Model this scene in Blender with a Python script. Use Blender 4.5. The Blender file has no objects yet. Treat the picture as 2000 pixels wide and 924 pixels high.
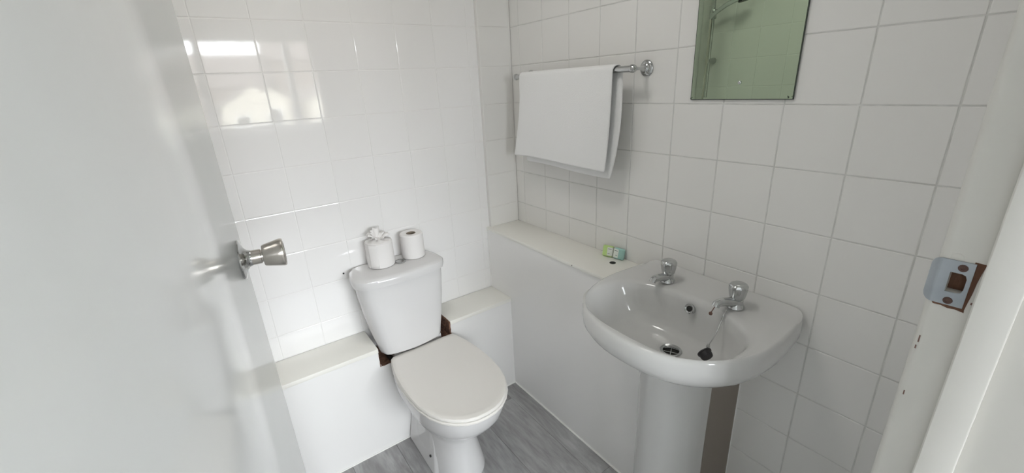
import bpy, bmesh, math, random
from mathutils import Vector, Matrix
random.seed(7)
PI = math.pi
S = bpy.context.scene
COL = S.collection

# ------------------------------------------------------------------ camera
cam_d = bpy.data.cameras.new('camera')
cam_d.sensor_width = 36.0
cam_d.sensor_fit = 'HORIZONTAL'
cam_d.lens = 36.0 * 826.28 / 2000.0
cam_d.clip_start = 0.01
cam_d.clip_end = 200
cam = bpy.data.objects.new('camera', cam_d)
COL.objects.link(cam)
_f = Vector((0.53439475, 0.77438119, -0.3387566)).normalized()
_u = Vector((0.23514706, 0.24875419, 0.93958885)).normalized()
_r = _f.cross(_u).normalized()
_m = Matrix((_r, _u, -_f)).transposed().to_4x4()
_m.translation = Vector((-1.15744, -1.62941, 1.41537))
cam.matrix_world = _m
S.camera = cam

# ------------------------------------------------------------------ world: bright overcast sky
w = bpy.data.worlds.new('overcast_sky')
S.world = w
w.use_nodes = True
_bg = w.node_tree.nodes['Background']
_bg.inputs[0].default_value = (0.93, 0.965, 1.0, 1)
_bg.inputs[1].default_value = 8.7
S.view_settings.view_transform = 'Standard'
S.view_settings.look = 'None'
S.view_settings.exposure = 1.87
S.view_settings.gamma = 1.0
S.view_settings.use_curve_mapping = False
S.cycles.max_bounces = 14
S.cycles.diffuse_bounces = 8
S.cycles.glossy_bounces = 6
S.cycles.transparent_max_bounces = 12
S.cycles.caustics_reflective = False
S.cycles.caustics_refractive = False
S.cycles.use_denoising = True
S.cycles.sample_clamp_indirect = 6.0

WX0, WX1, WZ0, WZ1, WY = -1.75, 0.78, 1.02, 2.06, -4.35      # the bedroom window that lights everything
def area(name, loc, rot, sx, sy, power, color=(1, 1, 1), portal=False):
    d = bpy.data.lights.new(name, 'AREA')
    d.shape = 'RECTANGLE'; d.size = sx; d.size_y = sy; d.energy = power; d.color = color
    if portal:
        d.cycles.is_portal = True
    o = bpy.data.objects.new(name, d); COL.objects.link(o)
    o.location = loc; o.rotation_euler = rot
    return o
area('window_portal', ((WX0 + WX1) / 2, WY - 0.02, (WZ0 + WZ1) / 2), (PI / 2, 0, 0), WX1 - WX0, WZ1 - WZ0, 1, portal=True)

# added overhead fill to brighten level surfaces (an invented opal fitting is built below)
FILL_LAMP = (-0.80, -0.70, 2.245)
_l = area('overhead_fill_light', FILL_LAMP, (0, 0, 0), 0.30, 0.30, 1.18, (1.0, 0.97, 0.93)); _l.data.shape = 'DISK'

# ------------------------------------------------------------------ materials
def mat(name, col, rough=0.5, metal=0.0, coat=0.0, coat_rough=0.05, spec=0.5, bump=None, vary=None, sheen=0.0):
    """bump=(scale, strength, stretch); vary=(scale, colour2, stretch)"""
    m = bpy.data.materials.new(name); m.use_nodes = True
    nt = m.node_tree; p = nt.nodes['Principled BSDF']
    p.inputs['Base Color'].default_value = (*col, 1)
    p.inputs['Roughness'].default_value = rough
    p.inputs['Metallic'].default_value = metal
    p.inputs['Coat Weight'].default_value = coat
    p.inputs['Coat Roughness'].default_value = coat_rough
    p.inputs['Specular IOR Level'].default_value = spec
    if sheen: p.inputs['Sheen Weight'].default_value = sheen
    def coords(stretch):
        tc = nt.nodes.new('ShaderNodeTexCoord'); mp = nt.nodes.new('ShaderNodeMapping')
        mp.inputs['Scale'].default_value = stretch
        nt.links.new(tc.outputs['Object'], mp.inputs['Vector']); return mp
    if bump:
        mp = coords(bump[2]); n = nt.nodes.new('ShaderNodeTexNoise')
        n.inputs['Scale'].default_value = bump[0]; n.inputs['Detail'].default_value = 3
        nt.links.new(mp.outputs[0], n.inputs['Vector'])
        b = nt.nodes.new('ShaderNodeBump'); b.inputs['Strength'].default_value = bump[1]; b.inputs['Distance'].default_value = 0.002
        nt.links.new(n.outputs[0], b.inputs['Height']); nt.links.new(b.outputs[0], p.inputs['Normal'])
    if vary:
        mp = coords(vary[2]); n = nt.nodes.new('ShaderNodeTexNoise')
        n.inputs['Scale'].default_value = vary[0]; n.inputs['Detail'].default_value = 5
        nt.links.new(mp.outputs[0], n.inputs['Vector'])
        r = nt.nodes.new('ShaderNodeValToRGB')
        r.color_ramp.elements[0].position = 0.35; r.color_ramp.elements[1].position = 0.68
        r.color_ramp.elements[0].color = (*col, 1); r.color_ramp.elements[1].color = (*vary[1], 1)
        nt.links.new(n.outputs[0], r.inputs[0]); nt.links.new(r.outputs[0], p.inputs['Base Color'])
    return m
ONE = (1, 1, 1)
M_tile = mat('glossy_white_tile', (0.835, 0.83, 0.825), 0.045, coat=0.0, spec=0.6, bump=(9, 0.05, ONE))
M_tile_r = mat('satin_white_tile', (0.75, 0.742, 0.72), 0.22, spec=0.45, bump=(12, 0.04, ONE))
M_grout = mat('white_grout', (0.80, 0.795, 0.785), 0.35)
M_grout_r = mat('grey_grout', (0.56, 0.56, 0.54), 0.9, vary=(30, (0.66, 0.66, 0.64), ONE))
M_paint = mat('white_gloss_paint', (0.80, 0.80, 0.79), 0.16, spec=0.5, bump=(14, 0.05, (1, 1, 0.25)))
M_door = mat('white_door_paint', (0.70, 0.715, 0.71), 0.13, spec=0.75, bump=(60, 0.012, (1, 1, 0.12)))
M_board = mat('white_board_paint', (0.82, 0.815, 0.805), 0.22, spec=0.5, bump=(8, 0.03, ONE))
M_board_top = mat('cream_board_paint', (0.82, 0.81, 0.76), 0.3, spec=0.4, bump=(8, 0.03, ONE))
M_jamb = mat('old_white_frame_paint', (0.61, 0.60, 0.565), 0.32, bump=(35, 0.25, (1, 1, 0.12)))
M_wall = mat('white_emulsion', (0.80, 0.80, 0.80), 0.8, bump=(40, 0.1, ONE))
M_ceil = mat('ceiling_white', (0.82, 0.82, 0.81), 0.9)
M_carpet = mat('grey_carpet', (0.34, 0.33, 0.32), 1.0)
M_china = mat('white_vitreous_china', (0.67, 0.665, 0.665), 0.07, spec=0.55)
M_basin = mat('white_basin_china', (0.61, 0.61, 0.60), 0.10, spec=0.5)
M_seat = mat('warm_white_plastic', (0.78, 0.76, 0.725), 0.28, spec=0.45)
M_chrome = mat('chrome', (0.55, 0.56, 0.56), 0.10, metal=1, bump=(60, 0.08, ONE))
M_brushed = mat('brushed_steel', (0.60, 0.57, 0.53), 0.24, metal=1)
M_dark = mat('black_void', (0.012, 0.012, 0.01), 0.7)
M_rubber = mat('black_rubber', (0.02, 0.018, 0.022), 0.45)
M_paper = mat('white_tissue_paper', (0.78, 0.765, 0.755), 0.9, bump=(120, 0.25, ONE))
M_card = mat('grey_cardboard', (0.30, 0.25, 0.20), 0.9)
M_towel = mat('white_terry_cloth', (0.80, 0.80, 0.795), 1.0, sheen=0.3, bump=(420, 0.6, ONE))
M_chip = mat('raw_brown_chipboard', (0.10, 0.05, 0.035), 0.9, bump=(200, 0.9, ONE), vary=(90, (0.26, 0.14, 0.09), ONE))
M_wood = mat('raw_brown_wood', (0.085, 0.035, 0.018), 0.8, bump=(150, 0.7, (1, 1, .3)), vary=(60, (0.17, 0.085, 0.05), (1, 1, .3)))
M_bare = mat('bare_hardboard', (0.27, 0.235, 0.205), 0.8, bump=(60, 0.3, ONE))
M_strike = mat('dull_zinc_plate', (0.30, 0.33, 0.36), 0.42, metal=0.3, vary=(25, (0.37, 0.40, 0.43), ONE))
M_screw = mat('rusty_screw', (0.10, 0.06, 0.05), 0.5, metal=0.6)
M_rust = mat('rusty_brown_metal', (0.20, 0.12, 0.10), 0.6, metal=0.4)
M_bead = mat('white_sealant', (0.80, 0.80, 0.78), 0.4)
M_green = mat('lime_green_wrapper', (0.50, 0.68, 0.26), 0.3)
M_teal = mat('teal_wrapper', (0.33, 0.55, 0.50), 0.3)
M_label = mat('pale_wrapper', (0.72, 0.76, 0.70), 0.35)
M_ink = mat('dark_grey_print', (0.10, 0.13, 0.12), 0.6)
M_pvc = mat('white_window_frame', (0.80, 0.80, 0.80), 0.3)
M_cream = mat('cream_render', (0.52, 0.48, 0.40), 0.9)
M_roof = mat('brown_roof_tiles', (0.09, 0.075, 0.07), 0.9, vary=(3, (0.12, 0.10, 0.09), ONE))
M_brick = mat('pale_brick', (0.15, 0.12, 0.10), 0.9)
M_hedge = mat('dark_hedge', (0.05, 0.09, 0.03), 0.9, bump=(6, 1.0, ONE))
M_lawn = mat('lawn', (0.05, 0.07, 0.035), 1.0)

# mirror: silvered old glass, green tint
M_mirror = bpy.data.materials.new('green_tinted_mirror'); M_mirror.use_nodes = True
_nt = M_mirror.node_tree; _p = _nt.nodes['Principled BSDF']
_p.inputs['Metallic'].default_value = 1.0; _p.inputs['Roughness'].default_value = 0.012
_p.inputs['Base Color'].default_value = (0.52, 0.63, 0.48, 1)
# window glass: mostly see-through, weak reflection
M_glass = bpy.data.materials.new('window_glass'); M_glass.use_nodes = True
_nt = M_glass.node_tree
for _n in list(_nt.nodes): _nt.nodes.remove(_n)
_o = _nt.nodes.new('ShaderNodeOutputMaterial'); _x = _nt.nodes.new('ShaderNodeMixShader'); _x.inputs[0].default_value = 0.06
_t = _nt.nodes.new('ShaderNodeBsdfTransparent'); _g = _nt.nodes.new('ShaderNodeBsdfGlossy'); _g.inputs['Roughness'].default_value = 0.02
_nt.links.new(_t.outputs[0], _x.inputs[1]); _nt.links.new(_g.outputs[0], _x.inputs[2]); _nt.links.new(_x.outputs[0], _o.inputs[0])

# floor: grey wood-print vinyl planks, grain along y
M_plank = bpy.data.materials.new('grey_vinyl_plank'); M_plank.use_nodes = True
_nt = M_plank.node_tree; _p = _nt.nodes['Principled BSDF']; _p.inputs['Roughness'].default_value = 0.42
_tc = _nt.nodes.new('ShaderNodeTexCoord'); _oi = _nt.nodes.new('ShaderNodeObjectInfo')
_mp = _nt.nodes.new('ShaderNodeMapping'); _mp.inputs['Scale'].default_value = (9, 1.6, 1)
_cm = _nt.nodes.new('ShaderNodeCombineXYZ'); _ml = _nt.nodes.new('ShaderNodeMath'); _ml.operation = 'MULTIPLY'; _ml.inputs[1].default_value = 37.0
_nt.links.new(_oi.outputs['Random'], _ml.inputs[0]); _nt.links.new(_ml.outputs[0], _cm.inputs[2])
_nt.links.new(_cm.outputs[0], _mp.inputs['Location']); _nt.links.new(_tc.outputs['Object'], _mp.inputs['Vector'])
_n1 = _nt.nodes.new('ShaderNodeTexNoise'); _n1.inputs['Scale'].default_value = 1.7; _n1.inputs['Detail'].default_value = 8; _n1.inputs['Roughness'].default_value = 0.62; _n1.inputs['Distortion'].default_value = 0.6
_n2 = _nt.nodes.new('ShaderNodeTexNoise'); _n2.inputs['Scale'].default_value = 9; _n2.inputs['Detail'].default_value = 4
_nt.links.new(_mp.outputs[0], _n1.inputs['Vector']); _nt.links.new(_mp.outputs[0], _n2.inputs['Vector'])
_r1 = _nt.nodes.new('ShaderNodeValToRGB')
_r1.color_ramp.elements[0].position = 0.30; _r1.color_ramp.elements[0].color = (0.25, 0.242, 0.24, 1)
_r1.color_ramp.elements[1].position = 0.72; _r1.color_ramp.elements[1].color = (0.52, 0.525, 0.53, 1)
_e = _r1.color_ramp.elements.new(0.5); _e.color = (0.36, 0.358, 0.36, 1)
_nt.links.new(_n1.outputs[0], _r1.inputs[0])
_mx = _nt.nodes.new('ShaderNodeMix'); _mx.data_type = 'RGBA'; _mx.blend_type = 'MULTIPLY'; _mx.inputs[0].default_value = 0.45
_r2 = _nt.nodes.new('ShaderNodeValToRGB'); _r2.color_ramp.elements[0].position = 0.35; _r2.color_ramp.elements[0].color = (0.6, 0.6, 0.6, 1); _r2.color_ramp.elements[1].position = 0.6
_nt.links.new(_n2.outputs[0], _r2.inputs[0]); _nt.links.new(_r1.outputs[0], _mx.inputs[6]); _nt.links.new(_r2.outputs[0], _mx.inputs[7])
_nt.links.new(_mx.outputs[2], _p.inputs['Base Color'])

# ------------------------------------------------------------------ helpers
def sharp(bm, ang=0.6):
    for f in bm.faces: f.smooth = True
    for e in bm.edges:
        if len(e.link_faces) == 2 and e.calc_face_angle(0) > ang: e.smooth = False
def obj(name, bm, m, parent=None, smooth=True, ang=0.6):
    bmesh.ops.recalc_face_normals(bm, faces=bm.faces)
    if smooth: sharp(bm, ang)
    me = bpy.data.meshes.new(name); bm.to_mesh(me); bm.free()
    me.materials.append(m)
    o = bpy.data.objects.new(name, me); COL.objects.link(o)
    if parent: o.parent = parent
    return o
def struct(name, bm, m, smooth=True):
    o = obj(name, bm, m, None, smooth); o['kind'] = 'structure'; return o
def thing(name, label, cat, group=None):
    o = bpy.data.objects.new(name, None); COL.objects.link(o); o.empty_display_size = 0.05
    o['label'] = label; o['category'] = cat
    if group: o['group'] = group
    return o
def box(bm, x0, x1, y0, y1, z0, z1, bev=0.0, seg=2):
    ret = bmesh.ops.create_cube(bm, size=1)
    vs = ret['verts']
    sx, sy, sz = abs(x1 - x0), abs(y1 - y0), abs(z1 - z0)
    for v in vs:
        v.co = Vector((v.co.x * sx + (x0 + x1) / 2, v.co.y * sy + (y0 + y1) / 2, v.co.z * sz + (z0 + z1) / 2))
    if bev > 0:
        es = list({e for v in vs for e in v.link_edges})
        bmesh.ops.bevel(bm, geom=es, offset=bev, segments=seg, affect='EDGES', profile=0.5)
    return bm
def B(*a, **k): return box(bmesh.new(), *a, **k)
def loft(bm, loops, cap0=True, cap1=True, closed=True):
    rows = [[bm.verts.new(p) for p in l] for l in loops]
    n = len(rows[0])
    for a, b in zip(rows, rows[1:]):
        for i in range(n if closed else n - 1):
            j = (i + 1) % n
            bm.faces.new((a[i], a[j], b[j], b[i]))
    if cap0: bm.faces.new(rows[0][::-1])
    if cap1: bm.faces.new(rows[-1])
    return bm
def lathe(bm, prof, origin=(0, 0, 0), axis=(0, 0, 1), n=40, flute=None, caps=True):
    """prof: list of (radius, height along axis)."""
    ax = Vector(axis).normalized(); q = Vector((0, 0, 1)).rotation_difference(ax)
    loops = []
    for k, (r, h) in enumerate(prof):
        l = []
        for i in range(n):
            t = 2 * PI * i / n
            rr = r * (1 + (flute[1] * (0.5 + 0.5 * math.cos(t * flute[0])) if flute and flute[2] <= k <= flute[3] else 0))
            l.append(Vector(origin) + q @ Vector((rr * math.cos(t), rr * math.sin(t), h)))
        loops.append(l)
    return loft(bm, loops, caps and prof[0][0] > 1e-6, caps and prof[-1][0] > 1e-6)
def tube(bm, pts, rad, n=14, caps=True):
    pts = [Vector(p) for p in pts]; loops = []
    up = None
    for i, p in enumerate(pts):
        t = (pts[min(i + 1, len(pts) - 1)] - pts[max(i - 1, 0)]).normalized()
        if up is None:
            up = Vector((0, 0, 1)) if abs(t.z) < 0.9 else Vector((1, 0, 0))
        s = t.cross(up).normalized(); up = s.cross(t).normalized()
        r = rad[i] if isinstance(rad, (list, tuple)) else rad
        loops.append([p + (s * math.cos(2 * PI * k / n) + up * math.sin(2 * PI * k / n)) * r for k in range(n)])
    return loft(bm, loops, caps, caps)
def bez(p0, p1, p2, n=10):
    p0, p1, p2 = map(Vector, (p0, p1, p2))
    return [p0 * (1 - t) ** 2 + p1 * 2 * t * (1 - t) + p2 * t * t for t in [i / n for i in range(n + 1)]]

# ------------------------------------------------------------------ tiles
T = 0.152; JOINT = 0.0026
_tm = {}
def tile_mesh(wd, ht, m):
    k = (round(wd, 4), round(ht, 4), m.name)
    if k in _tm: return _tm[k]
    bm = bmesh.new()
    def ring(ins, y):
        a, b = wd / 2 - ins, ht / 2 - ins
        return [Vector((-a, y, -b)), Vector((a, y, -b)), Vector((a, y, b)), Vector((-a, y, b))]
    loft(bm, [ring(0, 0.005), ring(0, 0.0012), ring(0.0008, 0.0003), ring(0.0022, 0.0)], False, True)
    bmesh.ops.recalc_face_normals(bm, faces=bm.faces)
    me = bpy.data.meshes.new('tile'); 
    for f in bm.faces:
        if f.normal.y > 0.9: f.normal_flip()
    bm.to_mesh(me); bm.free(); me.materials.append(m)
    _tm[k] = me
    return me
def place_tiles(parent, cuts_u, cuts_z, mapping, rot, m, skip=None, tilt=0.0016, joint=JOINT):
    for a, b in zip(cuts_u, cuts_u[1:]):
        for c, d in zip(cuts_z, cuts_z[1:]):
            if b - a < 0.012 or d - c < 0.012: continue
            if skip and skip((a + b) / 2, (c + d) / 2): continue
            o = bpy.data.objects.new('tile', tile_mesh(b - a - joint, d - c - joint, m))
            COL.objects.link(o); o.parent = parent
            o.location = mapping((a + b) / 2, (c + d) / 2)
            o.rotation_euler = (random.gauss(0, tilt), 0, rot + random.gauss(0, tilt))
def cuts(lo, hi, origin, step=T):
    k = math.ceil((lo - origin) / step + 1e-6); out = [lo]
    while origin + k * step < hi - 1e-6:
        out.append(origin + k * step); k += 1
    return out + [hi]
ZC = 2.32
YF = -1.536          # inner face of the front wall
XL = -1.45           # left wall
# ------------------------------------------------------------------ room shell
wall_back = struct('wall_back', B(XL - 0.1, 0.1, 0.0009, 0.10, 0, ZC), M_grout)
place_tiles(wall_back, cuts(XL, -0.16, -0.3537), cuts(0.477, ZC, 1.64), lambda u, z: (u, 0, z), 0, M_tile, joint=0.0016)
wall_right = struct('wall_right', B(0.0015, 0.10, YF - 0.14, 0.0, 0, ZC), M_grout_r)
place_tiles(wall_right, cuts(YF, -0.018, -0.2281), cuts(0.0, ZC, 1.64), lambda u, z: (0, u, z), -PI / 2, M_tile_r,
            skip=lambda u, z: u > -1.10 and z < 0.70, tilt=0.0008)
wall_left = struct('wall_left', B(XL - 0.1, XL - 0.0015, YF - 0.14, 0.0, 0, ZC), M_grout)
place_tiles(wall_left, cuts(YF, 0.0, -0.05), cuts(0.0, ZC, 1.64), lambda u, z: (XL, u, z), PI / 2, M_tile_r)
XJ = -0.45           # strike jamb face
XH = -1.262          # hinge jamb face
ZD = 2.03
bm = bmesh.new()
box(bm, XJ + 0.03, 0.0015, YF - 0.13, YF, 0, ZC)
box(bm, XL - 0.1, XH - 0.03, YF - 0.13, YF, 0, ZC)
box(bm, XH - 0.03, XJ + 0.03, YF - 0.13, YF, ZD + 0.03, ZC)
struct('wall_front', bm, M_wall)
struct('ceiling', B(XL - 0.1, 0.1, YF - 0.13, 0.1, ZC, ZC + 0.06), M_ceil)

lamp = thing('added_fill_lamp', 'round opal lamp added as overhead fill above the toilet, outside the picture', 'lamp')  # made-up fitting, never in view, around the added fill light
lamp.location = (FILL_LAMP[0], FILL_LAMP[1], ZC)
obj('fill_lamp_base', lathe(bmesh.new(), [(0.17, -0.03), (0.17, 0.0)], n=40), M_paint, lamp)
obj('fill_lamp_shade', lathe(bmesh.new(), [(0.155, -0.030), (0.155, -0.055), (0.145, -0.070), (0.0, -0.072)], n=40), M_paper, lamp)

# floor with separate planks
floor = struct('floor', B(XL - 0.1, 0.1, YF - 0.14, 0.1, -0.06, -0.003), M_dark)
PW = 0.182
_pm = {}
x = -1.531; row = 0
while x < 0.0:
    off = [-0.52, -1.05, -0.25, -0.80][row % 4]
    ys = [0.0, off, off - 0.92, YF - 0.14]
    ys = [max(v, YF - 0.14) for v in ys]
    for a, b in zip(ys, ys[1:]):
        if a - b < 0.02: continue
        x1 = min(x + PW, 0.0); x0 = max(x, XL)
        if x1 - x0 < 0.01: continue
        o = obj('plank', B(x0 + 0.0004, x1 - 0.0004, b + 0.0004, a - 0.0004, -0.003, 0.0, bev=0.0004, seg=1), M_plank, floor)
    x += PW; row += 1

# pipe duct in the corner
duct = struct('trim_1', B(-0.160, -0.0, -0.0165, 0.0, 0.787, ZC), M_tile_r)
place_tiles(duct, [-0.160, -0.008], cuts(0.787, ZC, 1.64), lambda u, z: (u, -0.018, z), 0, M_tile_r)

# low boxing behind the toilet: separate top boards and front boards with the torn cut-out
ZL = 0.477; YL = -0.165
bm = bmesh.new()
_o = [(XL, .002), (-0.1725, .002), (-0.1725, ZL - .018), (-0.4935, ZL - .018), (-0.4950, .450), (-0.4930, .430), (-0.4960, .410), (-0.50, .392), (-0.76, .3905), (-0.775, .3925), (-0.79, .3900),
      (-0.803, .3935), (-0.8085, .3900), (-0.8090, .405), (-0.8075, .420), (-0.8085, .440), (-0.8070, ZL - .018), (XL, ZL - .018)]
loft(bm, [[Vector((px, YL, pz)) for px, pz in _o], [Vector((px, YL + 0.016, pz)) for px, pz in _o]])
low = struct('trim_2', bm, M_board, False)
obj('top_board', B(XL, -0.806, YL - 0.004, -0.001, ZL - 0.018, ZL, bev=0.002), M_board_top, low)
obj('top_board', B(-0.494, -0.1725, YL - 0.004, -0.001, ZL - 0.018, ZL, bev=0.002), M_board_top, low)
def rough_edge(x0, x1, y0, y1, z0, z1, seed, amp=0.005):
    rnd = random.Random(seed); bm = bmesh.new(); box(bm, x0, x1, y0, y1, z0, z1)
    bmesh.ops.subdivide_edges(bm, edges=bm.edges, cuts=5, use_grid_fill=True)
    for v in bm.verts: v.co += Vector((rnd.uniform(-amp, amp), rnd.uniform(-amp * .3, amp * .3), rnd.uniform(-amp, amp)))
    return bm
e1 = obj('broken_edge', rough_edge(-0.8150, -0.8060, YL + 0.001, -0.02, 0.392, 0.456, 3, 0.0015), M_chip, low); e1['label'] = 'torn brown chipboard edge left of the cistern'
e2 = obj('broken_edge', rough_edge(-0.812, -0.765, YL + 0.001, -0.02, 0.380, 0.3935, 4, 0.002), M_chip, low); e2['label'] = 'crumbled brown edge under the cistern corner'
e3 = obj('broken_edge', rough_edge(-0.499, -0.4935, YL - 0.004, -0.03, 0.40, 0.476, 5, 0.002), M_chip, low); e3['label'] = 'torn brown chipboard edge right of the cistern'
obj('broken_edge', rough_edge(-0.54, -0.494, YL + 0.002, -0.02, 0.385, 0.41, 6, 0.004), M_chip, low)

# tall boxing under the shelf along the right wall
ZS = 0.787; XB = -0.172; YB = -1.14
bm = bmesh.new(); box(bm, XB, -0.001, -0.772, -0.002, 0.002, ZS - 0.014); box(bm, XB, -0.001, YB, -0.772, 0.002, 0.600)
tall = struct('trim_3', bm, M_board, False)
ep = obj('end_panel', B(XB, -0.001, YB - 0.004, YB, 0.002, 0.600), M_bare, tall); ep['label'] = 'bare brownish end panel of the boxing behind the pedestal'
obj('sealant_bead', tube(bmesh.new(), [(-0.003, YB - 0.004, 0.0), (-0.003, YB - 0.004, 0.600)], 0.0028, 8), M_bead, tall)
obj('shelf_board', B(XB - 0.006, -0.001, -0.774, -0.001, ZS - 0.013, ZS, bev=0.0035), M_board_top, tall)
obj('pipe_hole', lathe(bmesh.new(), [(0.0115, 0), (0.0115, 0.0008)], (-0.062, -0.676, ZS), n=24), M_dark, tall)
obj('pin_hole', lathe(bmesh.new(), [(0.002, 0), (0.002, 0.0006)], (XB - 0.006, -0.585, ZS - 0.006), (-1, 0, 0), n=10), M_dark, tall)
obj('sealant_bead', tube(bmesh.new(), [(XB - 0.002, YB, 0.001), (XB - 0.002, YL, 0.001)], 0.0042, 8), M_bead, tall)
obj('sealant_bead', tube(bmesh.new(), [(XL, YL - 0.002, 0.001), (XB, YL - 0.002, 0.001)], 0.0035, 8), M_bead, low)
obj('sealant_bead', tube(bmesh.new(), [(XB, -0.003, ZL + 0.001), (XB, -0.003, ZS - 0.014)], 0.003, 8), M_bead, tall)

# ------------------------------------------------------------------ door frame (strike side, hinge side, head)
def frame_profile(bm, xf, sgn, z0, z1, y_top=YF, y_bot=YF - 0.134):
    """lining with a rounded inner arris and a planted stop; xf = face, sgn = -1 faces -x."""
    s = sgn
    pr = [(xf - s * 0.03, YF)]
    r = 0.009
    for i in range(7):
        a = PI / 2 * i / 6
        pr.append((xf - s * r + s * r * math.sin(a), YF - r + r * math.cos(a)))
    pr += [(xf, -1.5775), (xf + s * 0.0015, -1.5788), (xf + s * 0.0125, -1.5788), (xf + s * 0.0135, -1.580), (xf + s * 0.0135, -1.6115),
           (xf + s * 0.0125, -1.6130), (xf + s * 0.0, -1.6130), (xf, y_bot), (xf - s * 0.03, y_bot)]
    loft(bm, [[Vector((px, py, z0)) for px, py in pr], [Vector((px, py, z1)) for px, py in pr]])
    return bm
# strike side is cut open for the latch hole: built above, below and beside it
HY0, HY1, HZ0, HZ1 = -1.5665, -1.5510, 1.1460, 1.1720
bm = bmesh.new()
frame_profile(bm, XJ, -1, 0.0, HZ0); frame_profile(bm, XJ, -1, HZ1, ZD)
jamb = struct('trim_4', bm, M_jamb)
bm = bmesh.new()
def jamb_piece(bm, pts):
    loft(bm, [[Vector((px, py, HZ0)) for px, py in pts], [Vector((px, py, HZ1)) for px, py in pts]], False, False)
r = 0.009
arc = [(XJ + r - r * math.sin(PI / 2 * i / 6), YF - r + r * math.cos(PI / 2 * i / 6)) for i in range(7)]
jamb_piece(bm, [(XJ + 0.03, YF)] + arc + [(XJ, HY1), (XJ + 0.03, HY1)])
jamb_piece(bm, [(XJ + 0.03, HY0), (XJ, HY0), (XJ, -1.5775), (XJ - 0.0015, -1.5788), (XJ - 0.0125, -1.5788), (XJ - 0.0135, -1.580),
                (XJ - 0.0135, -1.6115), (XJ - 0.0125, -1.613), (XJ, -1.613), (XJ, YF - 0.134), (XJ + 0.03, YF - 0.134)])
obj('lining', bm, M_jamb, jamb)
obj('latch_pocket', B(XJ + 0.012, XJ + 0.03, HY0 - 0.001, HY1 + 0.001, HZ0 - 0.001, HZ1 + 0.001), M_wood, jamb)
# brown mortise around the plate
bm = bmesh.new()
PY0, PY1, PZ0, PZ1 = -1.5705, -1.5335, 1.1285, 1.1875
rnd = random.Random(11)
def ragged(bm, pts, x0, x1):
    loft(bm, [[Vector((x0, py, pz)) for py, pz in pts], [Vector((x1, py, pz)) for py, pz in pts]])
ragged(bm, [(PY0 + .002, 1.1895), (PY0 - .0078, 1.1887), (PY0 - .0060, 1.1760), (PY0 - .0048, 1.1640), (PY0 - .0042, 1.150), (PY0 - .0030, 1.138),
            (PY0 - .0020, 1.1262), (PY0 + .004, 1.1258), (PY0 + .004, 1.150)], XJ + 0.001, XJ - 0.0005)
ragged(bm, [(PY0 - .0015, 1.1310), (PY0 - .0025, 1.1230), (PY0 + .006, 1.1246), (PY0 + .012, 1.1238), (PY0 + .019, 1.1256), (PY0 + .026, 1.1252), (PY0 + .028, 1.1285), (PY0 + .01, 1.131)], XJ + 0.001, XJ - 0.0004)
mo = obj('mortise', bm, M_wood, jamb); mo['label'] = 'bare brown wood mortise around the strike plate'
# plate with hole
YL1 = -1.5415
def plate_outline():
    n = 10
    return [(PY0, PZ0), (PY0, PZ1)] + [(PY0 + (YL1 - PY0) * i / 4, PZ1) for i in range(1, 5)] + [(YL1, PZ1 + (PZ0 - PZ1) * i / n) for i in range(1, n + 1)] + [(PY0 + (YL1 - PY0) * i / 4, PZ0) for i in range(3, 0, -1)]
def hole_outline(k):
    p = [(HY1, HZ0), (HY0 + .005, HZ0), (HY0 + .0016, HZ0 + .0015), (HY0, HZ0 + .006), (HY0, HZ1 - .006), (HY0 + .0016, HZ1 - .0015), (HY0 + .005, HZ1), (HY1, HZ1)]
    return p
bm = bmesh.new()
for xx in (XJ - 0.0004, XJ - 0.0020):
    ov = [bm.verts.new((xx, y, z)) for y, z in plate_outline()]
    hv = [bm.verts.new((xx, y, z)) for y, z in hole_outline(0)]
    es = [bm.edges.new((ov[i], ov[(i + 1) % len(ov)])) for i in range(len(ov))] + [bm.edges.new((hv[i], hv[(i + 1) % len(hv)])) for i in range(len(hv))]
    bmesh.ops.triangle_fill(bm, use_beauty=True, edges=es)
    if xx > XJ - 0.001: o0, h0 = ov, hv
    else:
        for A, Bv in ((o0, ov), (h0, hv)):
            for i in range(len(A)):
                j = (i + 1) % len(A); bm.faces.new((A[i], A[j], Bv[j], Bv[i]))
lp = []
for i in range(9):
    d = 0.0095 * i / 8; yy = YL1 + d
    k = max(0.0, (d + 0.0005) - 0.000) / 0.0100
    ins = 0.0100 * (1 - math.sqrt(max(0.0, 1 - k * k)))
    xo = 0.0050 * (i / 8) ** 1.7
    lp.append([Vector((XJ - 0.0020 + xo, yy, PZ0 + ins)), Vector((XJ - 0.0020 + xo, yy, PZ1 - ins)), Vector((XJ - 0.0004 + xo, yy, PZ1 - ins)), Vector((XJ - 0.0004 + xo, yy, PZ0 + ins))])
loft(bm, lp)
sp = obj('strike_plate', bm, M_strike, jamb, ang=0.5); sp['label'] = 'dull zinc strike plate with a rectangular latch hole'
for yy, zz in ((-1.5605, 1.1795), (-1.5565, 1.1345)):
    s = obj('screw', lathe(bmesh.new(), [(0.0046, 0), (0.0044, 0.0008), (0.0020, 0.0010), (0.0018, 0.0006)], (XJ - 0.0020, yy, zz), (-1, 0, 0), n=20), M_screw, sp)
lump = obj('paint_lump', lathe(bmesh.new(), [(0.0080, 0), (0.0070, 0.0008), (0.004, 0.0014), (0.0, 0.0016)], (XJ + 0.001, -1.5530, 1.1905), (-1, 0, 0), n=18), M_jamb, jamb)
for yy, zz, l in ((-1.5425, 1.071, 0.010), (-1.5415, 1.058, 0.005), (-1.5445, 0.985, 0.007), (-1.5765, 1.137, .003)):
    obj('paint_chip', B(XJ - 0.0003, XJ + 0.001, yy - 0.0007, yy + 0.0007, zz - l / 2, zz + l / 2), M_rust, jamb)
struct('trim_5', frame_profile(bmesh.new(), XH, 1, 0.0, ZD), M_jamb)
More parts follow.
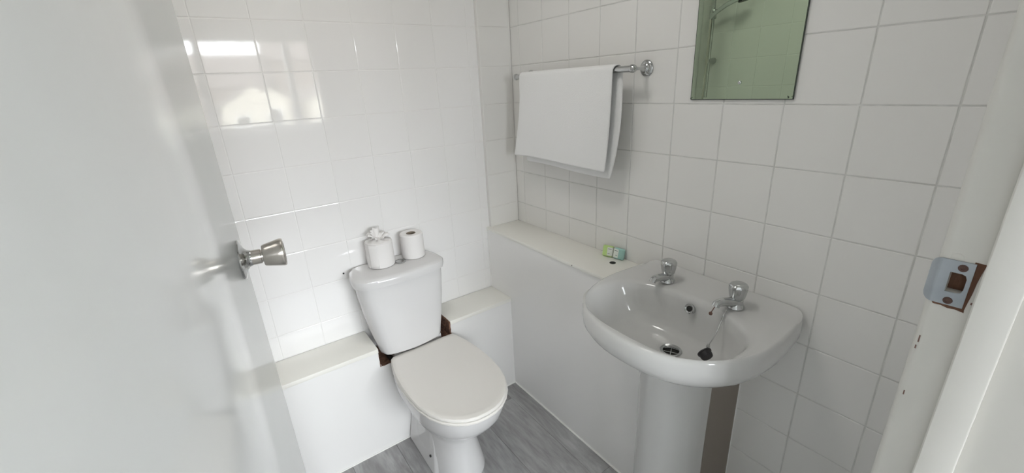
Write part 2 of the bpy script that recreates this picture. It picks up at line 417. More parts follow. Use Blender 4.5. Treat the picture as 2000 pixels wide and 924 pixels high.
struct('trim_6', B(XH - 0.03, XJ + 0.03, YF - 0.134, YF, ZD, ZD + 0.03, bev=0.003), M_jamb)

# ------------------------------------------------------------------ door leaf, open into the room
DE = Vector((-1.1495, -0.776, 0)); AL = math.radians(7.0)
door = struct('door_1', B(-0.762, 0.0, 0.0, 0.040, 0.012, ZD - 0.004, bev=0.0015), M_door)   # local x runs from hinge (-) to free edge (0), face at local y=0 looks along -y
# local x -> (sin AL, cos AL); local -y -> (cos AL, -sin AL)
door.matrix_world = Matrix(((math.sin(AL), -math.cos(AL), 0, DE.x), (math.cos(AL), math.sin(AL), 0, DE.y), (0, 0, 1, 0), (0, 0, 0, 1)))
KX = -0.058; KZ = 1.163
rose = obj('knob_rose', lathe(bmesh.new(), [(0.033, 0), (0.0335, 0.001), (0.0325, 0.0028), (0.026, 0.0045), (0.019, 0.007), (0.0145, 0.011), (0.013, 0.016)], (KX, 0, KZ), (0, -1, 0), n=56), M_chrome, door)
kn = obj('door_knob', lathe(bmesh.new(), [(0.0125, 0.014), (0.0125, 0.0295), (0.0105, 0.030), (0.0105, 0.0325), (0.0170, 0.0327), (0.0180, 0.034), (0.0195, 0.040),
         (0.0228, 0.055), (0.0240, 0.061), (0.0238, 0.0635), (0.0222, 0.0652), (0.019, 0.0655), (0.0185, 0.0645), (0.0, 0.0645)], (KX, 0, KZ), (0, -1, 0), n=56), M_brushed, door)
kn['label'] = 'tapered brushed steel knob'
obj('latch_bolt', B(-0.0005, 0.010, 0.013, 0.027, KZ - 0.011, KZ + 0.011, bev=0.002), M_brushed, door)
obj('latch_plate', B(-0.0005, 0.0012, 0.008, 0.032, KZ - 0.028, KZ + 0.028), M_brushed, door)
for zz in (0.25, 1.75):
    obj('hinge', lathe(bmesh.new(), [(0.006, 0), (0.006, 0.075)], (-0.764, 0.004, zz), n=14), M_brushed, door)

# ------------------------------------------------------------------ toilet
toilet = thing('toilet', 'white close-coupled toilet with its lid closed, standing on the grey floor', 'toilet')
toilet.location = (-0.637, -0.42, 0)
def outline(cx, a, yf, yr, n=56, ar=None, e=2.35):
    """egg plan: widest at 45 %, squarer rear of half-width ar."""
    ar = a * 0.8 if ar is None else ar
    pts = []
    ym = yr + (yf - yr) * 0.46
    for i in range(n):
        t = 2 * PI * i / n - PI / 2       # start at the front
        c, s = math.cos(t), math.sin(t)
        sc = lambda v, p: math.copysign(abs(v) ** p, v)
        if s < 0:
            pts.append((cx + a * sc(c, 2 / e), ym + (ym - yf) * sc(s, 2 / e)))
        else:
            k = s ** 3.0
            pts.append((cx + (a * (1 - k) + ar * k) * sc(c, 0.42), ym + (yr - ym) * sc(s, 0.50)))
    return pts
def L(pts, z): return [Vector((x - toilet.location.x, y - toilet.location.y, z)) for x, y in pts]
CX = -0.632
# pan
pan_l = [(0.108, -0.525, -0.17, 0.000, 0.098), (0.108, -0.527, -0.17, 0.012, 0.098), (0.101, -0.514, -0.17, 0.05, 0.094), (0.092, -0.500, -0.17, 0.11, 0.09), (0.088, -0.498, -0.17, 0.165, 0.088),
         (0.091, -0.506, -0.17, 0.195, 0.09), (0.104, -0.535, -0.17, 0.225, 0.10), (0.128, -0.578, -0.172, 0.262, 0.11), (0.148, -0.620, -0.174, 0.30, 0.125),
         (0.160, -0.647, -0.178, 0.34, 0.13), (0.166, -0.661, -0.18, 0.38, 0.135), (0.167, -0.664, -0.18, 0.398, 0.135), (0.163, -0.659, -0.182, 0.404, 0.132)]
bm = bmesh.new()
loft(bm, [L(outline(CX, a, yf, yr, ar=ar), z) for a, yf, yr, z, ar in pan_l])
pan = obj('pan', bm, M_china, toilet)
bm = bmesh.new(); box(bm, -0.745 + 0.637, -0.535 + 0.637, -0.160 + 0.42, -0.02 + 0.42, 0.386, 0.436, bev=0.006, seg=2)
box(bm, -0.715 + 0.637, -0.555 + 0.637, -0.30 + 0.42, -0.168 + 0.42, 0.0, 0.40, bev=0.02, seg=3)
obj('outlet', bm, M_china, toilet)
# recessed side panel with the fixing hole (left of the foot)
bm = bmesh.new()
side = [(-0.7425, -0.405), (-0.738, -0.425), (-0.700, -0.46), (-0.66, -0.40), (-0.66, -0.17), (-0.7405, -0.17)]
up = [(-0.724, -0.385), (-0.720, -0.40), (-0.69, -0.43), (-0.66, -0.38), (-0.66, -0.17), (-0.722, -0.17)]
top = [(-0.716, -0.36), (-0.712, -0.38), (-0.69, -0.41), (-0.66, -0.37), (-0.66, -0.17), (-0.714, -0.17)]
def Lt(p, z): return [Vector((x + 0.637, y + 0.42, z)) for x, y in p]
loft(bm, [Lt(side, 0), Lt(side, 0.012), Lt(up, 0.10), Lt(top, 0.20)])
bmesh.ops.bevel(bm, geom=[e for e in bm.edges], offset=0.004, segments=2, affect='EDGES')
obj('foot_flange', bm, M_china, toilet)
obj('fixing_hole', lathe(bmesh.new(), [(0.0055, 0), (0.0055, 0.003)], (-0.7335 + 0.637, -0.378 + 0.42, 0.066), (-1, -0.1, 0.1), n=14), M_dark, toilet)
# seat and lid
def lid_outline(k=1.0, dy=0.011):
    """traced half outline of a D-shaped seat, y towards the cistern"""
    half = [(0.0, -0.688), (0.035, -0.685), (0.068, -0.673), (0.100, -0.650), (0.128, -0.618), (0.150, -0.575), (0.164, -0.520), (0.170, -0.455), (0.170, -0.395), (0.166, -0.330), (0.157, -0.270), (0.147, -0.225), (0.140, -0.203), (0.130, -0.194), (0.100, -0.192), (0.05, -0.1915), (0.0, -0.1915)]
    full = half + [(-x, y) for x, y in half[-2:0:-1]]
    cy = -0.43
    return [(CX + x * k, cy + (y - cy) * k + dy) for x, y in full]
bm = bmesh.new()
loft(bm, [L(lid_outline(0.94), 0.405), L(lid_outline(0.995), 0.406), L(lid_outline(1.004), 0.409), L(lid_outline(1.004), 0.413), L(lid_outline(0.99), 0.4165), L(lid_outline(0.95), 0.4170)])
obj('seat', bm, M_seat, toilet)
bm = bmesh.new()
loft(bm, [L(lid_outline(0.95), 0.4165), L(lid_outline(0.985), 0.4175), L(lid_outline(0.994), 0.421), L(lid_outline(0.992), 0.4255), L(lid_outline(0.978), 0.4295), L(lid_outline(0.945), 0.4312),
          L(lid_outline(0.90), 0.4308), L(lid_outline(0.87), 0.4300), L(lid_outline(0.6), 0.4306), L(lid_outline(0.3), 0.431)])
obj('seat_lid', bm, M_seat, toilet)
# cistern, tapering
def cist(w0, yf, yb, bow, n=20, cx=-0.664):
    pts = []
    for i in range(n + 1):
        u = -1 + 2 * i / n
        pts.append((cx + w0 * u, yf - bow * (1 - u * u)))
    # soften the corners
    r = []
    for x, y in pts:
        u = (x - cx) / w0
        r.append((cx + w0 * math.copysign(min(abs(u), 1), u), y + 0.030 * max(0, (abs(u) - 0.80) / 0.20) ** 2.4))
    r += [(cx + w0 - 0.002, yb - 0.08), (cx + w0 - 0.012, yb - 0.035), (cx + w0 - 0.028, yb - 0.010), (cx + w0 - 0.055, yb), (cx - w0 + 0.055, yb), (cx - w0 + 0.028, yb - 0.010), (cx - w0 + 0.012, yb - 0.035), (cx - w0 + 0.002, yb - 0.08)]
    return r
bm = bmesh.new()
cl = [(0.100, -0.150, -0.03, .02, 0.434), (0.118, -0.172, -0.025, .022, 0.437), (0.127, -0.180, -0.02, .023, 0.445), (0.131, -0.1825, -0.018, .023, 0.458), (0.134, -0.183, -0.016, .023, 0.48), (0.147, -0.180, -0.016, .024, 0.54),
      (0.160, -0.177, -0.016, .024, 0.62), (0.168, -0.174, -0.016, .024, 0.69), (0.172, -0.171, -0.016, .024, 0.74)]
loft(bm, [L(cist(*c[:4]), c[4]) for c in cl])
obj('cistern', bm, M_china, toilet)
bm = bmesh.new()
ll = [(0.172, -0.169, -0.014, .026, 0.737), (0.181, -0.1755, -0.012, .028, 0.7372), (0.182, -0.176, -0.010, .028, 0.745), (0.182, -0.176, -0.010, .028, 0.756), (0.180, -0.174, -0.011, .028, 0.764), (0.174, -0.168, -0.014, .028, 0.7695), (0.165, -0.158, -0.02, .028, 0.7715)]
loft(bm, [L(cist(*c[:4]), c[4]) for c in ll])
obj('cistern_lid', bm, M_china, toilet)
obj('flush_button', lathe(bmesh.new(), [(0.022, 0), (0.022, 0.003), (0.019, 0.0045), (0.018, 0.003), (0.0, 0.0032)], (-0.640 + 0.637, -0.088 + 0.42, 0.7715), n=32), M_chrome, toilet)

# ------------------------------------------------------------------ toilet rolls
def roll(cx, cy, z, R, H, ri, label, name='toilet_roll'):
    t = thing(name, label, 'toilet roll', 'toilet rolls on the cistern lid'); t.location = (cx, cy, z)
    bm = bmesh.new(); n = 48
    prof = [(ri, 0.001), (R - 0.003, 0.0), (R, 0.003), (R, H - 0.004), (R - 0.003, H), (ri + 0.001, H - 0.001), (ri, H - 0.003), (ri, 0.001)]
    loops = [[Vector((r * math.cos(2 * PI * i / n), r * math.sin(2 * PI * i / n), h)) for i in range(n)] for r, h in prof]
    loft(bm, loops, False, False)
    obj('paper', bm, M_paper, t)
    bm = bmesh.new()
    prof = [(ri - 0.0002, 0.001), (ri - 0.0002, H - 0.0005), (ri - 0.0016, H - 0.0005), (ri - 0.0016, 0.001)]
    loft(bm, [[Vector((r * math.cos(2 * PI * i / n), r * math.sin(2 * PI * i / n), h)) for i in range(n)] for r, h in prof + [prof[0]]], False, False)
    obj('cardboard_core', bm, M_card, t)
    return t
r2 = roll(-0.574, -0.068, 0.7725, 0.046, 0.100, 0.0185, 'plain toilet roll with open cardboard core, right one on the cistern')
r1 = roll(-0.708, -0.066, 0.7725, 0.052, 0.098, 0.019, 'toilet roll topped with a folded tissue fan, left one on the cistern')
# loose sheet wrapped over the front, tucked up into a fan of petals
def sheet(pts_grid, name, parent, th=0.0009):
    bm = bmesh.new(); g = [[bm.verts.new(p) for p in r] for r in pts_grid]
    for a, b in zip(g, g[1:]):
        for i in range(len(a) - 1): bm.faces.new((a[i], a[i + 1], b[i + 1], b[i]))
    o = obj(name, bm, M_paper, parent, ang=1.2)
    md = o.modifiers.new('thickness', 'SOLIDIFY'); md.thickness = th; md.offset = 0
    return o
g = []
for j in range(8):
    z = 0.004 + 0.094 * j / 7; rr = 0.0530
    g.append([Vector((rr * math.cos(a), rr * math.sin(a), z)) for a in [math.radians(205 + 3.0 * i * (1)) + 0.0 for i in range(14)]])
sheet(g, 'loose_sheet', r1, 0.0012)
g = []
for j in range(6):       # cap over the core, gathered to the centre
    k = 1 - j / 5
    g.append([Vector((0.051 * k * math.cos(2 * PI * i / 24), 0.051 * k * math.sin(2 * PI * i / 24), 0.0985 + 0.012 * (1 - k) + 0.0035 * math.sin(5 * 2 * PI * i / 24 + j) * k * (1 - k) * 4)) for i in range(25)])
sheet(g, 'gathered_cap', r1)
rnd = random.Random(5)
for a0, ln, lean, wd in ((160, .040, .75, .020), (112, .046, .15, .017), (62, .030, .55, .018), (15, .036, 1.0, .020), (205, .026, .9, .016), (135, .038, .35, .016), (-25, .022, 1.0, .018)):
    a = math.radians(a0); d = Vector((math.cos(a), math.sin(a), 0)); s = Vector((-d.y, d.x, 0)); g = []
    for j in range(7):
        v = j / 6; c = d * (0.006 + ln * lean * v ** 1.3) + Vector((0, 0, 0.104 + ln * (1.05 - 0.55 * lean) * math.sin(v * PI / 2)))
        ww = wd * (0.35 + 0.95 * math.sin(v * PI * 0.62))
        g.append([c + s * ww * u + Vector((0, 0, 0.004 * math.cos(u * 5 + a0) * v)) + d * (0.006 * math.cos(u * 4.5) * v) for u in (-1, -.66, -.33, 0, .33, .66, 1)])
    sheet(g, 'tissue_petal', r1)

# ------------------------------------------------------------------ wash basin
basin = thing('wash_basin', 'white china pedestal wash basin fixed to the tiled right wall', 'wash basin')
basin.location = (-0.2, -1.03, 0)
BO = Vector((-0.2, -1.03, 0))
NB = 72
def b_out(k, dxf=0.0, w=1.0):
    """outer plan loop, angle parameter: 0 = towards wall (+x), going round; k shrinks towards (-0.12,-1.03)."""
    pts = []
    yc = -1.038
    for i in range(NB):
        t = 2 * PI * i / NB
        c, s = math.cos(t), math.sin(t)
        if c >= 0:   # rear part: nearly rectangular up to the wall
            x = -0.17 + 0.168 * c ** 0.22 if c > 1e-6 else -0.17
            hw = 0.257 - 0.012 * ((x + 0.17) / 0.17)
            y = yc + hw * math.copysign(abs(s) ** 0.16, s)
        else:
            x = -0.17 - (0.286 + dxf) * abs(c) ** (2 / 2.35)
            y = yc + 0.257 * w * math.copysign(abs(s) ** (2 / 2.35), s)
        x = -0.002 + (x + 0.002) * k if x < -0.002 else x
        pts.append((x, yc + (y - yc) * k))
    return pts
def b_in(k, cx=-0.270, cy=-1.034, ax_r=0.135, ax_f=0.151, ay=0.217):
    pts = []
    for i in range(NB):
        t = 2 * PI * i / NB
        c, s = math.cos(t), math.sin(t)
        x = cx + (ax_r if c > 0 else ax_f) * math.copysign(abs(c) ** (0.85 if c > 0 else 0.70), c) * k
        y = cy + ay * math.copysign(abs(s) ** 0.80, s) * k
        pts.append((x, y))
    return pts
def mixl(a, b, t): return [(p[0] * (1 - t) + q[0] * t, p[1] * (1 - t) + q[1] * t) for p, q in zip(a, b)]
def V(pts, z): return [Vector((x, y, z(x, y) if callable(z) else z)) - BO for x, y in pts]
DR = (-0.222, -1.040)
zr = lambda x, y: 0.820 + 0.010 * max(0, min(1, (x + 0.030) / 0.022))       # low upstand at the wall
loops = []
ped = [(DR[0] + 0.085 * math.cos(2 * PI * i / NB), -1.04 + 0.085 * math.sin(2 * PI * i / NB)) for i in range(NB)]
loops.append(V(mixl(b_out(0.50), ped, 0.6), 0.620))
loops.append(V(mixl(b_out(0.62), ped, 0.25), 0.655))
loops.append(V(b_out(0.78), 0.690))
loops.append(V(b_out(0.90), 0.722))
loops.append(V(b_out(0.965), 0.748))
loops.append(V(b_out(0.993), 0.768))
loops.append(V(b_out(1.0), 0.786))
loops.append(V(b_out(0.997), 0.802))
loops.append(V(b_out(0.992), lambda x, y: zr(x, y) - 0.007))
loops.append(V(b_out(0.984), lambda x, y: zr(x, y) - 0.0015))
A = b_out(0.976)
loops.append(V(mixl(A, b_in(1.045), 0.12), zr))
loops.append(V(mixl(A, b_in(1.045), 0.5), 0.8185))
loops.append(V(mixl(A, b_in(1.045), 0.93), 0.8175))
loops.append(V(b_in(1.02), 0.8150))
loops.append(V(b_in(0.99), 0.808))
loops.append(V(b_in(0.965), 0.796))
loops.append(V(mixl(b_in(0.92), b_in(0.9, cx=-0.262), 1), 0.765))
loops.append(V(b_in(0.84, cx=-0.258), 0.730))
loops.append(V(b_in(0.76, cx=-0.254), 0.706))
loops.append(V(b_in(0.66, cx=-0.250), 0.692))
loops.append(V(b_in(0.48, cx=-0.240, cy=-1.035), 0.6845))
loops.append(V(b_in(0.30, cx=-0.230, cy=-1.038), 0.6815))
dr = lambda r: [(DR[0] + r * math.cos(2 * PI * i / NB), DR[1] + r * math.sin(2 * PI * i / NB)) for i in range(NB)]
loops.append(V(dr(0.0285), 0.6795)); loops.append(V(dr(0.024), 0.677)); loops.append(V(dr(0.021), 0.660))
bm = bmesh.new(); loft(bm, loops, True, True)
bowl = obj('bowl', bm, M_basin, basin, ang=1.0)
# pedestal
def ped_loop(z, k=1.0):
    pts = []
    for i in range(33):
        a = PI * i / 32
        pts.append((-0.205 - 0.088 * k * math.sin(a) ** 0.9, -1.046 + 0.099 * k * math.cos(a)))
    pts += [(-0.173, -1.046 - 0.099 * k), (-0.173, -1.046 + 0.099 * k)]
    return [Vector((x, y, z)) - BO for x, y in pts]
bm = bmesh.new(); loft(bm, [ped_loop(0, 1.06), ped_loop(0.02, 1.05), ped_loop(0.06, 1.0), ped_loop(0.35, 0.985), ped_loop(0.60, 1.0), ped_loop(0.652, 1.03)])
obj('pedestal', bm, M_basin, basin)
# waste and overflow
bm = bmesh.new()
lathe(bm, [(0.0290, 0), (0.0300, 0.0015), (0.0285, 0.0028), (0.0225, 0.0015), (0.0200, -0.004), (0.0195, -0.010)], Vector((DR[0], DR[1], 0.6795)) - BO, n=40, caps=False)
obj('waste_ring', bm, M_chrome, basin)
gr = obj('waste_hole', lathe(bmesh.new(), [(0.0193, 0), (0.0193, 0.001)], Vector((DR[0], DR[1], 0.671)) - BO, n=24), M_dark, basin)
bm = bmesh.new()
for a in (0, PI / 2):
    d = Vector((math.cos(a + .5), math.sin(a + .5), 0)) * 0.0192; c = Vector((DR[0], DR[1], 0.6735)) - BO
    tube(bm, [c - d, c + d], 0.0014, 8)
obj('waste_cross', bm, M_chrome, basin)
_ov = Vector((-0.1478, -1.041, 0.787)); _on = Vector((-1, 0, 0.42)).normalized()
bm = bmesh.new(); lathe(bm, [(0.0140, -0.010), (0.0142, 0.005), (0.0125, 0.0065), (0.0085, 0.004), (0.0082, 0.0)], _ov - BO, _on, n=28)
obj('overflow_ring', bm, M_chrome, basin)
obj('overflow_hole', lathe(bmesh.new(), [(0.0083, -0.004), (0.0083, 0.0042)], _ov - BO, _on, n=24), M_dark, basin)
# taps
def tap(px, py, turn):
    z = 0.819; o = Vector((px, py, z)) - BO
    bm = bmesh.new()
    lathe(bm, [(0.0225, 0), (0.0225, 0.003), (0.0185, 0.009), (0.0165, 0.016), (0.0165, 0.024), (0.0125, 0.027), (0.0105, 0.034)], o, n=32)
    sp = [o + Vector((-math.cos(turn) * d, -math.sin(turn) * d, h)) for d, h in ((0.004, 0.017), (0.020, 0.019), (0.040, 0.024), (0.056, 0.025), (0.065, 0.022), (0.068, 0.016))]
    tube(bm, sp, [0.0145, 0.0130, 0.0115, 0.0110, 0.0105, 0.0100], 18)
    body = obj('tap', bm, M_chrome, basin)
    bm = bmesh.new()
    lathe(bm, [(0.0150, 0.0), (0.0172, 0.003), (0.0195, 0.014), (0.0215, 0.028), (0.0220, 0.038), (0.0205, 0.0425), (0.0165, 0.0445), (0.0, 0.0455)], o + Vector((0, 0, 0.026)), n=48, flute=(6, 0.09, 1, 4))
    obj('tap_head', bm, M_chrome, body)
    return body
t1 = tap(-0.100, -0.930, -0.08)
t2 = tap(-0.100, -1.143, -0.33)
bm = bmesh.new()
q = Vector((-0.163, -1.121, 0.838)) - BO
tube(bm, [q, q + Vector((-0.004, 0.003, -0.010)), q + Vector((-0.007, 0.006, -0.020))], 0.0013, 8)
lathe(bm, [(0.0, 0), (0.004, 0.002), (0.0050, 0.006), (0.003, 0.010), (0, 0.0115)], q + Vector((-0.008, 0.007, -0.030)), n=14)
cl_ = obj('chain_stub', bm, M_rust, t2); cl_['label'] = 'rusty brown stub hanging from the spout'

# plug on its chain
plug = thing('basin_plug', 'black rubber plug hanging by its chain inside the wash basin', 'plug')
plug.location = (-0.235, -1.145, 0.70)
PO = plug.location.copy()
p_top = Vector((-0.136, -1.138, 0.8205)); p_edge = Vector((-0.150, -1.139, 0.815)); p_end = Vector((-0.225, -1.146, 0.752))
cp = [p_top, p_edge] + [p_edge.lerp(p_end, i / 40) + Vector((0.004 * math.sin(PI * i / 40), 0, -0.010 * math.sin(PI * i / 40))) for i in range(1, 41)]
obj('chain', tube(bmesh.new(), [p - PO for p in cp], [0.0012 if i % 2 else 0.0017 for i in range(len(cp))], 8), M_chrome, plug)
_pn = Vector((0.35, 0.80, 0.35)).normalized()
_pc = Vector((-0.233, -1.146, 0.731))
obj('stopper', lathe(bmesh.new(), [(0.0140, -0.011), (0.0155, -0.008), (0.0165, 0.002), (0.0185, 0.003), (0.0185, 0.006), (0.010, 0.0075), (0.0, 0.008)], _pc - PO, _pn, n=30), M_rubber, plug)
obj('chain_ring', lathe(bmesh.new(), [(0.0045, 0), (0.0050, 0.004), (0.0030, 0.010), (0.0, 0.0105)], p_end - PO - Vector((0, 0, 0.006)), (0.2, 0, 1), n=14), M_chrome, plug)

# ------------------------------------------------------------------ towel rail and towel
RX = -0.072; RZ = 1.441
rail = thing('towel_rail', 'chrome towel rail on the tiled right wall, carrying a white towel', 'towel rail'); rail.location = (0, -0.45, RZ)
RO = rail.location.copy()
obj('rail_bar', tube(bmesh.new(), [Vector((RX, -0.150, RZ)) - RO, Vector((RX, -0.742, RZ)) - RO], 0.0098, 20), M_chrome, rail)
for y in (-0.155, -0.732):
    bm = bmesh.new()
    lathe(bm, [(0.0235, 0.0), (0.0240, 0.003), (0.0215, 0.0055), (0.0170, 0.007), (0.0150, 0.0105), (0.0100, 0.0125), (0.0060, 0.018), (0.0050, 0.035), (0.0050, 0.060), (0.0080, 0.064)], Vector((0.0, y, RZ)) - RO, (-1, 0, 0), n=32)
    obj('wall_mount', bm, M_chrome, rail)
for y, d in ((-0.147, 1), (-0.735, -1)):
    bm = bmesh.new(); lathe(bm, [(0.0, -0.012), (0.0075, -0.010), (0.0125, -0.003), (0.0128, 0.003), (0.0095, 0.010), (0.0045, 0.0125), (0.0, 0.0135)], Vector((RX, y, RZ)) - RO, (0, d, 0), n=28)
    obj('end_ball', bm, M_chrome, rail)

def towel_sheet():
    """one long cloth draped over the bar: v 0..1 runs front hem -> over the bar -> back hem"""
    bm = bmesh.new(); NU, path = 34, []
    zt = RZ
    nf, na, nb = 26, 8, 28
    rows = []
    for j in range(nf + na + nb + 1):
        row = []
        for i in range(NU + 1):
            u = i / NU     # 0 = far (left in the picture), 1 = near
            yl, yr = -0.186, -0.672
            y = yl + (yr - yl) * u
            zf = 1.128 + 0.004 * math.sin(u * 5) - 0.004 * u      # front hem
            zb = 1.100 + 0.006 * math.sin(u * 4 + 1)             # back hem
            if j <= nf:
                v = 1 - j / nf            # 1 at hem, 0 at bar
                z = zt + (zf - zt) * v
                x = RX - 0.0138 - 0.009 * v - 0.002 * math.sin(u * 9 + v * 3) * v
                y += (1 - u) * 0.062 * max(0, v - 0.25) ** 1.6 * 1.2 + u * 0.016 * v ** 2.2
            elif j < nf + na:
                a = PI * (j - nf) / na
                x = RX - 0.0138 * math.cos(a); z = zt + 0.0138 * math.sin(a)
                y += -0.016 * ((j - nf) / na) * u
            else:
                v = (j - nf - na) / nb
                z = zt + (zb - zt) * v
                x = RX + 0.0138 - 0.015 * v + 0.002 * math.sin(u * 8) * v
                y += -0.016 * u - 0.014 * (1 - u) * v - 0.008 * math.sin(v * PI) * u + u * 0.026 * v ** 2.6
            row.append(bm.verts.new((x, y, z)))
        rows.append(row)
    for a, b in zip(rows, rows[1:]):
        for i in range(NU): bm.faces.new((a[i], a[i + 1], b[i + 1], b[i]))
    return bm
tow = obj('towel', towel_sheet(), M_towel, ang=1.5)
tow['label'] = 'white terry towel folded over the chrome rail'; tow['category'] = 'towel'
md = tow.modifiers.new('thickness', 'SOLIDIFY'); md.thickness = 0.0065; md.offset = 0
md = tow.modifiers.new('soft', 'SUBSURF'); md.levels = 1; md.render_levels = 1

# ------------------------------------------------------------------ mirror
mir = thing('wall_mirror', 'frameless greenish mirror screwed to the tiles above the wash basin', 'mirror'); mir.location = (-0.003, -1.026, 1.58)
MO = mir.location.copy()
obj('mirror_glass', box(bmesh.new(), -0.0025, 0.0022, -0.1325, 0.1325, -0.231, 0.231, bev=0.0006, seg=1), M_mirror, mir)
M_edge = mat('dark_glass_edge', (0.035, 0.05, 0.035), 0.3)
bm = bmesh.new()
for a in ((-0.0024, 0.0026, -0.1338, -0.1324, -0.2322, 0.2322), (-0.0024, 0.0026, 0.1324, 0.1334, -0.2322, 0.2322), (-0.0024, 0.0026, -0.1338, 0.1334, -0.2322, -0.2309), (-0.0024, 0.0026, -0.1338, 0.1334, 0.2309, 0.2322)): box(bm, *a)
obj('dark_edge', bm, M_edge, mir)
for zz in (1.390, 1.770):
    obj('mirror_screw', lathe(bmesh.new(), [(0.0045, 0), (0.0042, 0.002), (0.0025, 0.003), (0, 0.0032)], (-0.0025, -0.002, zz - MO.z), (-1, 0, 0), n=20), M_chrome, mir)
rnd = random.Random(8)
bm = bmesh.new()
for yy, zz, n_ in ((0.131, -0.229, 5), (-0.120, -0.228, 4), (0.130, 0.03, 7), (-0.131, -0.226, 3), (0.125, 0.12, 5)):
    for k in range(n_):
        c = (-0.0028, yy + rnd.uniform(-.004, .002), zz + rnd.uniform(0, .004) + (rnd.uniform(0, .12) if abs(zz) < 0.2 else 0))
        lathe(bm, [(rnd.uniform(.0006, .0020), 0), (0.0005, 0.0003)], c, (-1, 0, 0), n=7)
sp_ = obj('tarnish_spots', bm, M_edge, mir); sp_['kind'] = 'stuff'

# ------------------------------------------------------------------ little wrapped soaps at the wall end of the shelf
def soap(cy, cx, m, label, rot, lean):
    t = thing('soap_packet', label, 'soap', 'wrapped guest soaps on the shelf'); t.location = (cx, cy, ZS); t.rotation_euler = (0, lean, rot)
    # local: y is width, z height, x thickness
    obj('wrapper', box(bmesh.new(), -0.008, 0.008, -0.021, 0.021, 0.0005, 0.042, bev=0.006, seg=3), m, t)
    obj('pale_band', box(bmesh.new(), -0.0086, 0.0086, -0.0215 if m is M_green else -0.002, 0.002 if m is M_green else 0.0215, 0.004, 0.038, bev=0.003, seg=2), M_label, t)
    s = -1 if m is M_green else 1
    for zz, l in ((0.030, 0.014), (0.013, 0.008)):
        obj('print_line', B(-0.0090, -0.0085, min(s * 0.003, s * (0.003 + l)), max(s * 0.003, s * (0.003 + l)), zz, zz + 0.0016), M_ink, t)
    return t
soap(-0.622, -0.030, M_green, 'lime green wrapped soap leaning on the tiles behind the shelf hole', 0.25, 0.22)
soap(-0.668, -0.022, M_teal, 'teal wrapped soap leaning on the tiles beside the wash basin', 0.10, 0.22)

# small dark screw hole in the back wall tile
obj('screw_hole', lathe(bmesh.new(), [(0.0035, 0), (0.003, 0.001)], (-0.842, -0.0002, 0.751), (0, -1, 0), n=14), M_dark, wall_back)

# ------------------------------------------------------------------ shower riser on the left wall (seen only in the mirror)
sh = thing('shower_riser', 'chrome shower riser rail with hand shower, reflected in the mirror', 'shower'); sh.location = (XL, -0.10, 1.3)
SO = sh.location.copy()
SX = XL + 0.055
obj('riser_bar', tube(bmesh.new(), [Vector((SX, -0.10, 1.28)) - SO, Vector((SX, -0.10, 2.05)) - SO], 0.010, 16), M_chrome, sh)
for zz in (1.487, 2.03):
    obj('wall_bracket', tube(bmesh.new(), [Vector((XL, -0.10, zz)) - SO, Vector((SX + 0.012, -0.10, zz)) - SO], [0.017, 0.013], 16), M_chrome, sh)
obj('slider', lathe(bmesh.new(), [(0.017, -0.025), (0.019, -0.02), (0.019, 0.02), (0.017, 0.025)], Vector((SX, -0.10, 1.735)) - SO, n=20), M_chrome, sh)
obj('hand_shower', tube(bmesh.new(), [Vector(p) - SO for p in ((SX + .02, -0.10, 1.715), (SX + .03, -0.14, 1.742), (SX + .04, -0.20, 1.768), (SX + .045, -0.27, 1.79))], [0.010, 0.011, 0.012, 0.014], 14), M_chrome, sh)
obj('shower_head', lathe(bmesh.new(), [(0.012, 0.02), (0.030, 0.008), (0.040, -0.006), (0.038, -0.012), (0.0, -0.013)], Vector((SX + .048, -0.305, 1.785)) - SO, (0.1, 0.25, 1), n=28), M_rubber, sh)
obj('hose', tube(bmesh.new(), [Vector(p) - SO for p in bez((SX + .02, -0.10, 1.71), (SX + 0.05, -0.12, 1.0), (SX, -0.05, 0.95), 20)], 0.006, 10), M_brushed, sh)

# ------------------------------------------------------------------ bedroom behind the camera (lights the bathroom through the doorway)
BX0, BX1 = -3.0, 1.6
YB0 = YF - 0.134
bm = bmesh.new()
box(bm, BX0 - 0.1, WX0, WY - 0.2, WY, 0, 2.45); box(bm, WX1, BX1 + 0.1, WY - 0.2, WY, 0, 2.45)
box(bm, WX0, WX1, WY - 0.2, WY, 0, WZ0); box(bm, WX0, WX1, WY - 0.2, WY, WZ1, 2.45)
struct('wall_window', bm, M_wall, False)
struct('wall_west', B(BX0 - 0.1, BX0, WY, YB0, 0, 2.45), M_wall)
struct('wall_east', B(BX1, BX1 + 0.1, WY, YB0, 0, 2.45), M_wall)
bm = bmesh.new()
box(bm, BX0, XH - 0.03, YB0 - 0.004, YB0, 0, 2.45); box(bm, XJ + 0.03, BX1, YB0 - 0.004, YB0, 0, 2.45); box(bm, XH - 0.03, XJ + 0.03, YB0 - 0.004, YB0, ZD + 0.03, 2.45)
struct('wall_partition', bm, M_wall)
struct('floor', B(BX0, BX1, WY, YB0, -0.06, 0.0), M_carpet)
struct('ceiling', B(BX0, BX1, WY, YB0, 2.45, 2.5), M_ceil)
bm = bmesh.new()
for a, b in ((WX0, WX0 + 0.06), (-1.08, -1.01), (-0.18, -0.11), (WX1 - 0.06, WX1)): box(bm, a, b, WY - 0.12, WY - 0.05, WZ0, WZ1, bev=0.004)
for a, b in ((WZ0, WZ0 + 0.06), (WZ1 - 0.06, WZ1)): box(bm, WX0, WX1, WY - 0.12, WY - 0.05, a, b, bev=0.004)
win = struct('window_1', bm, M_pvc)
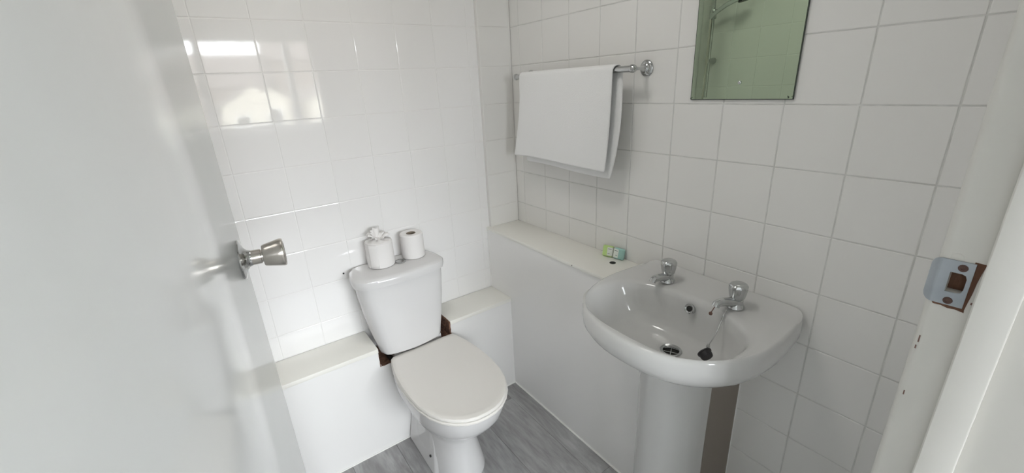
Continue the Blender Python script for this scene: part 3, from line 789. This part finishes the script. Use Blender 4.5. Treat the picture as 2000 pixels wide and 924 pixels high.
for a, b in ((WX0 + 0.05, -1.07), (-1.02, -0.17), (-0.12, WX1 - 0.05)):
    obj('pane', B(a, b, WY - 0.088, WY - 0.084, WZ0 + 0.05, WZ1 - 0.05), M_glass, win)
obj('window_sill', B(WX0 - 0.05, WX1 + 0.05, WY - 0.05, WY + 0.10, WZ0 - 0.03, WZ0, bev=0.006), M_pvc, win)
# outside
struct('ground', B(-40, 40, -60, WY - 0.25, -3.2, -3.0), M_lawn)
def house(x, y, wd, dp, h, rh, mw, label, ridge_y=True):
    t = thing('house', label, 'house'); t.location = (x, y, -3.0)
    obj('walls', B(-wd / 2, wd / 2, -dp / 2, dp / 2, 0, h), mw, t)
    bm = bmesh.new()
    if ridge_y: pr = [Vector((-wd / 2 - .3, 0, h)), Vector((wd / 2 + .3, 0, h)), Vector((0, 0, h + rh))]; d = Vector((0, dp / 2 - 0.02, 0))
    else: pr = [Vector((0, -dp / 2 - .3, h)), Vector((0, dp / 2 + .3, h)), Vector((0, 0, h + rh))]; d = Vector((wd / 2 + .2, 0, 0))
    loft(bm, [[p - d for p in pr], [p + d for p in pr]])
    obj('roof', bm, M_roof, t)
    if ridge_y:
        g = [Vector((-wd / 2 + .1, dp / 2, h)), Vector((wd / 2 - .1, dp / 2, h)), Vector((0, dp / 2, h + rh - .25))]
        obj('gable', loft(bmesh.new(), [g, [p + Vector((0, .06, 0)) for p in g]]), mw, t)
    for k in (-1, 1):
        f = obj('window', B(k * wd * .24 - .5, k * wd * .24 + .5, dp / 2, dp / 2 + .05, h * .55, h * .55 + 1.1), M_pvc, t)
        obj('pane', B(k * wd * .24 - .42, k * wd * .24 + .42, dp / 2 + .05, dp / 2 + .06, h * .55 + .08, h * .55 + 1.02), M_dark, f)
    return t
house(2.5, -40, 4.4, 7, 4.2, 1.4, M_cream, 'small cream gabled house across the road, reflected in the glossy tiles')
house(-4.5, -50, 19.0, 7, 5.6, 2.75, M_brick, 'long dark terrace with a low roof behind the gabled house', False)
house(17.9, -50, 25.0, 7, 7.4, 3.0, M_brick, 'taller dark terrace to the right behind the gabled house', False)
house(8.0, -38, 4.0, 6, 4.0, 1.2, M_cream, 'second cream gabled house further right across the road')
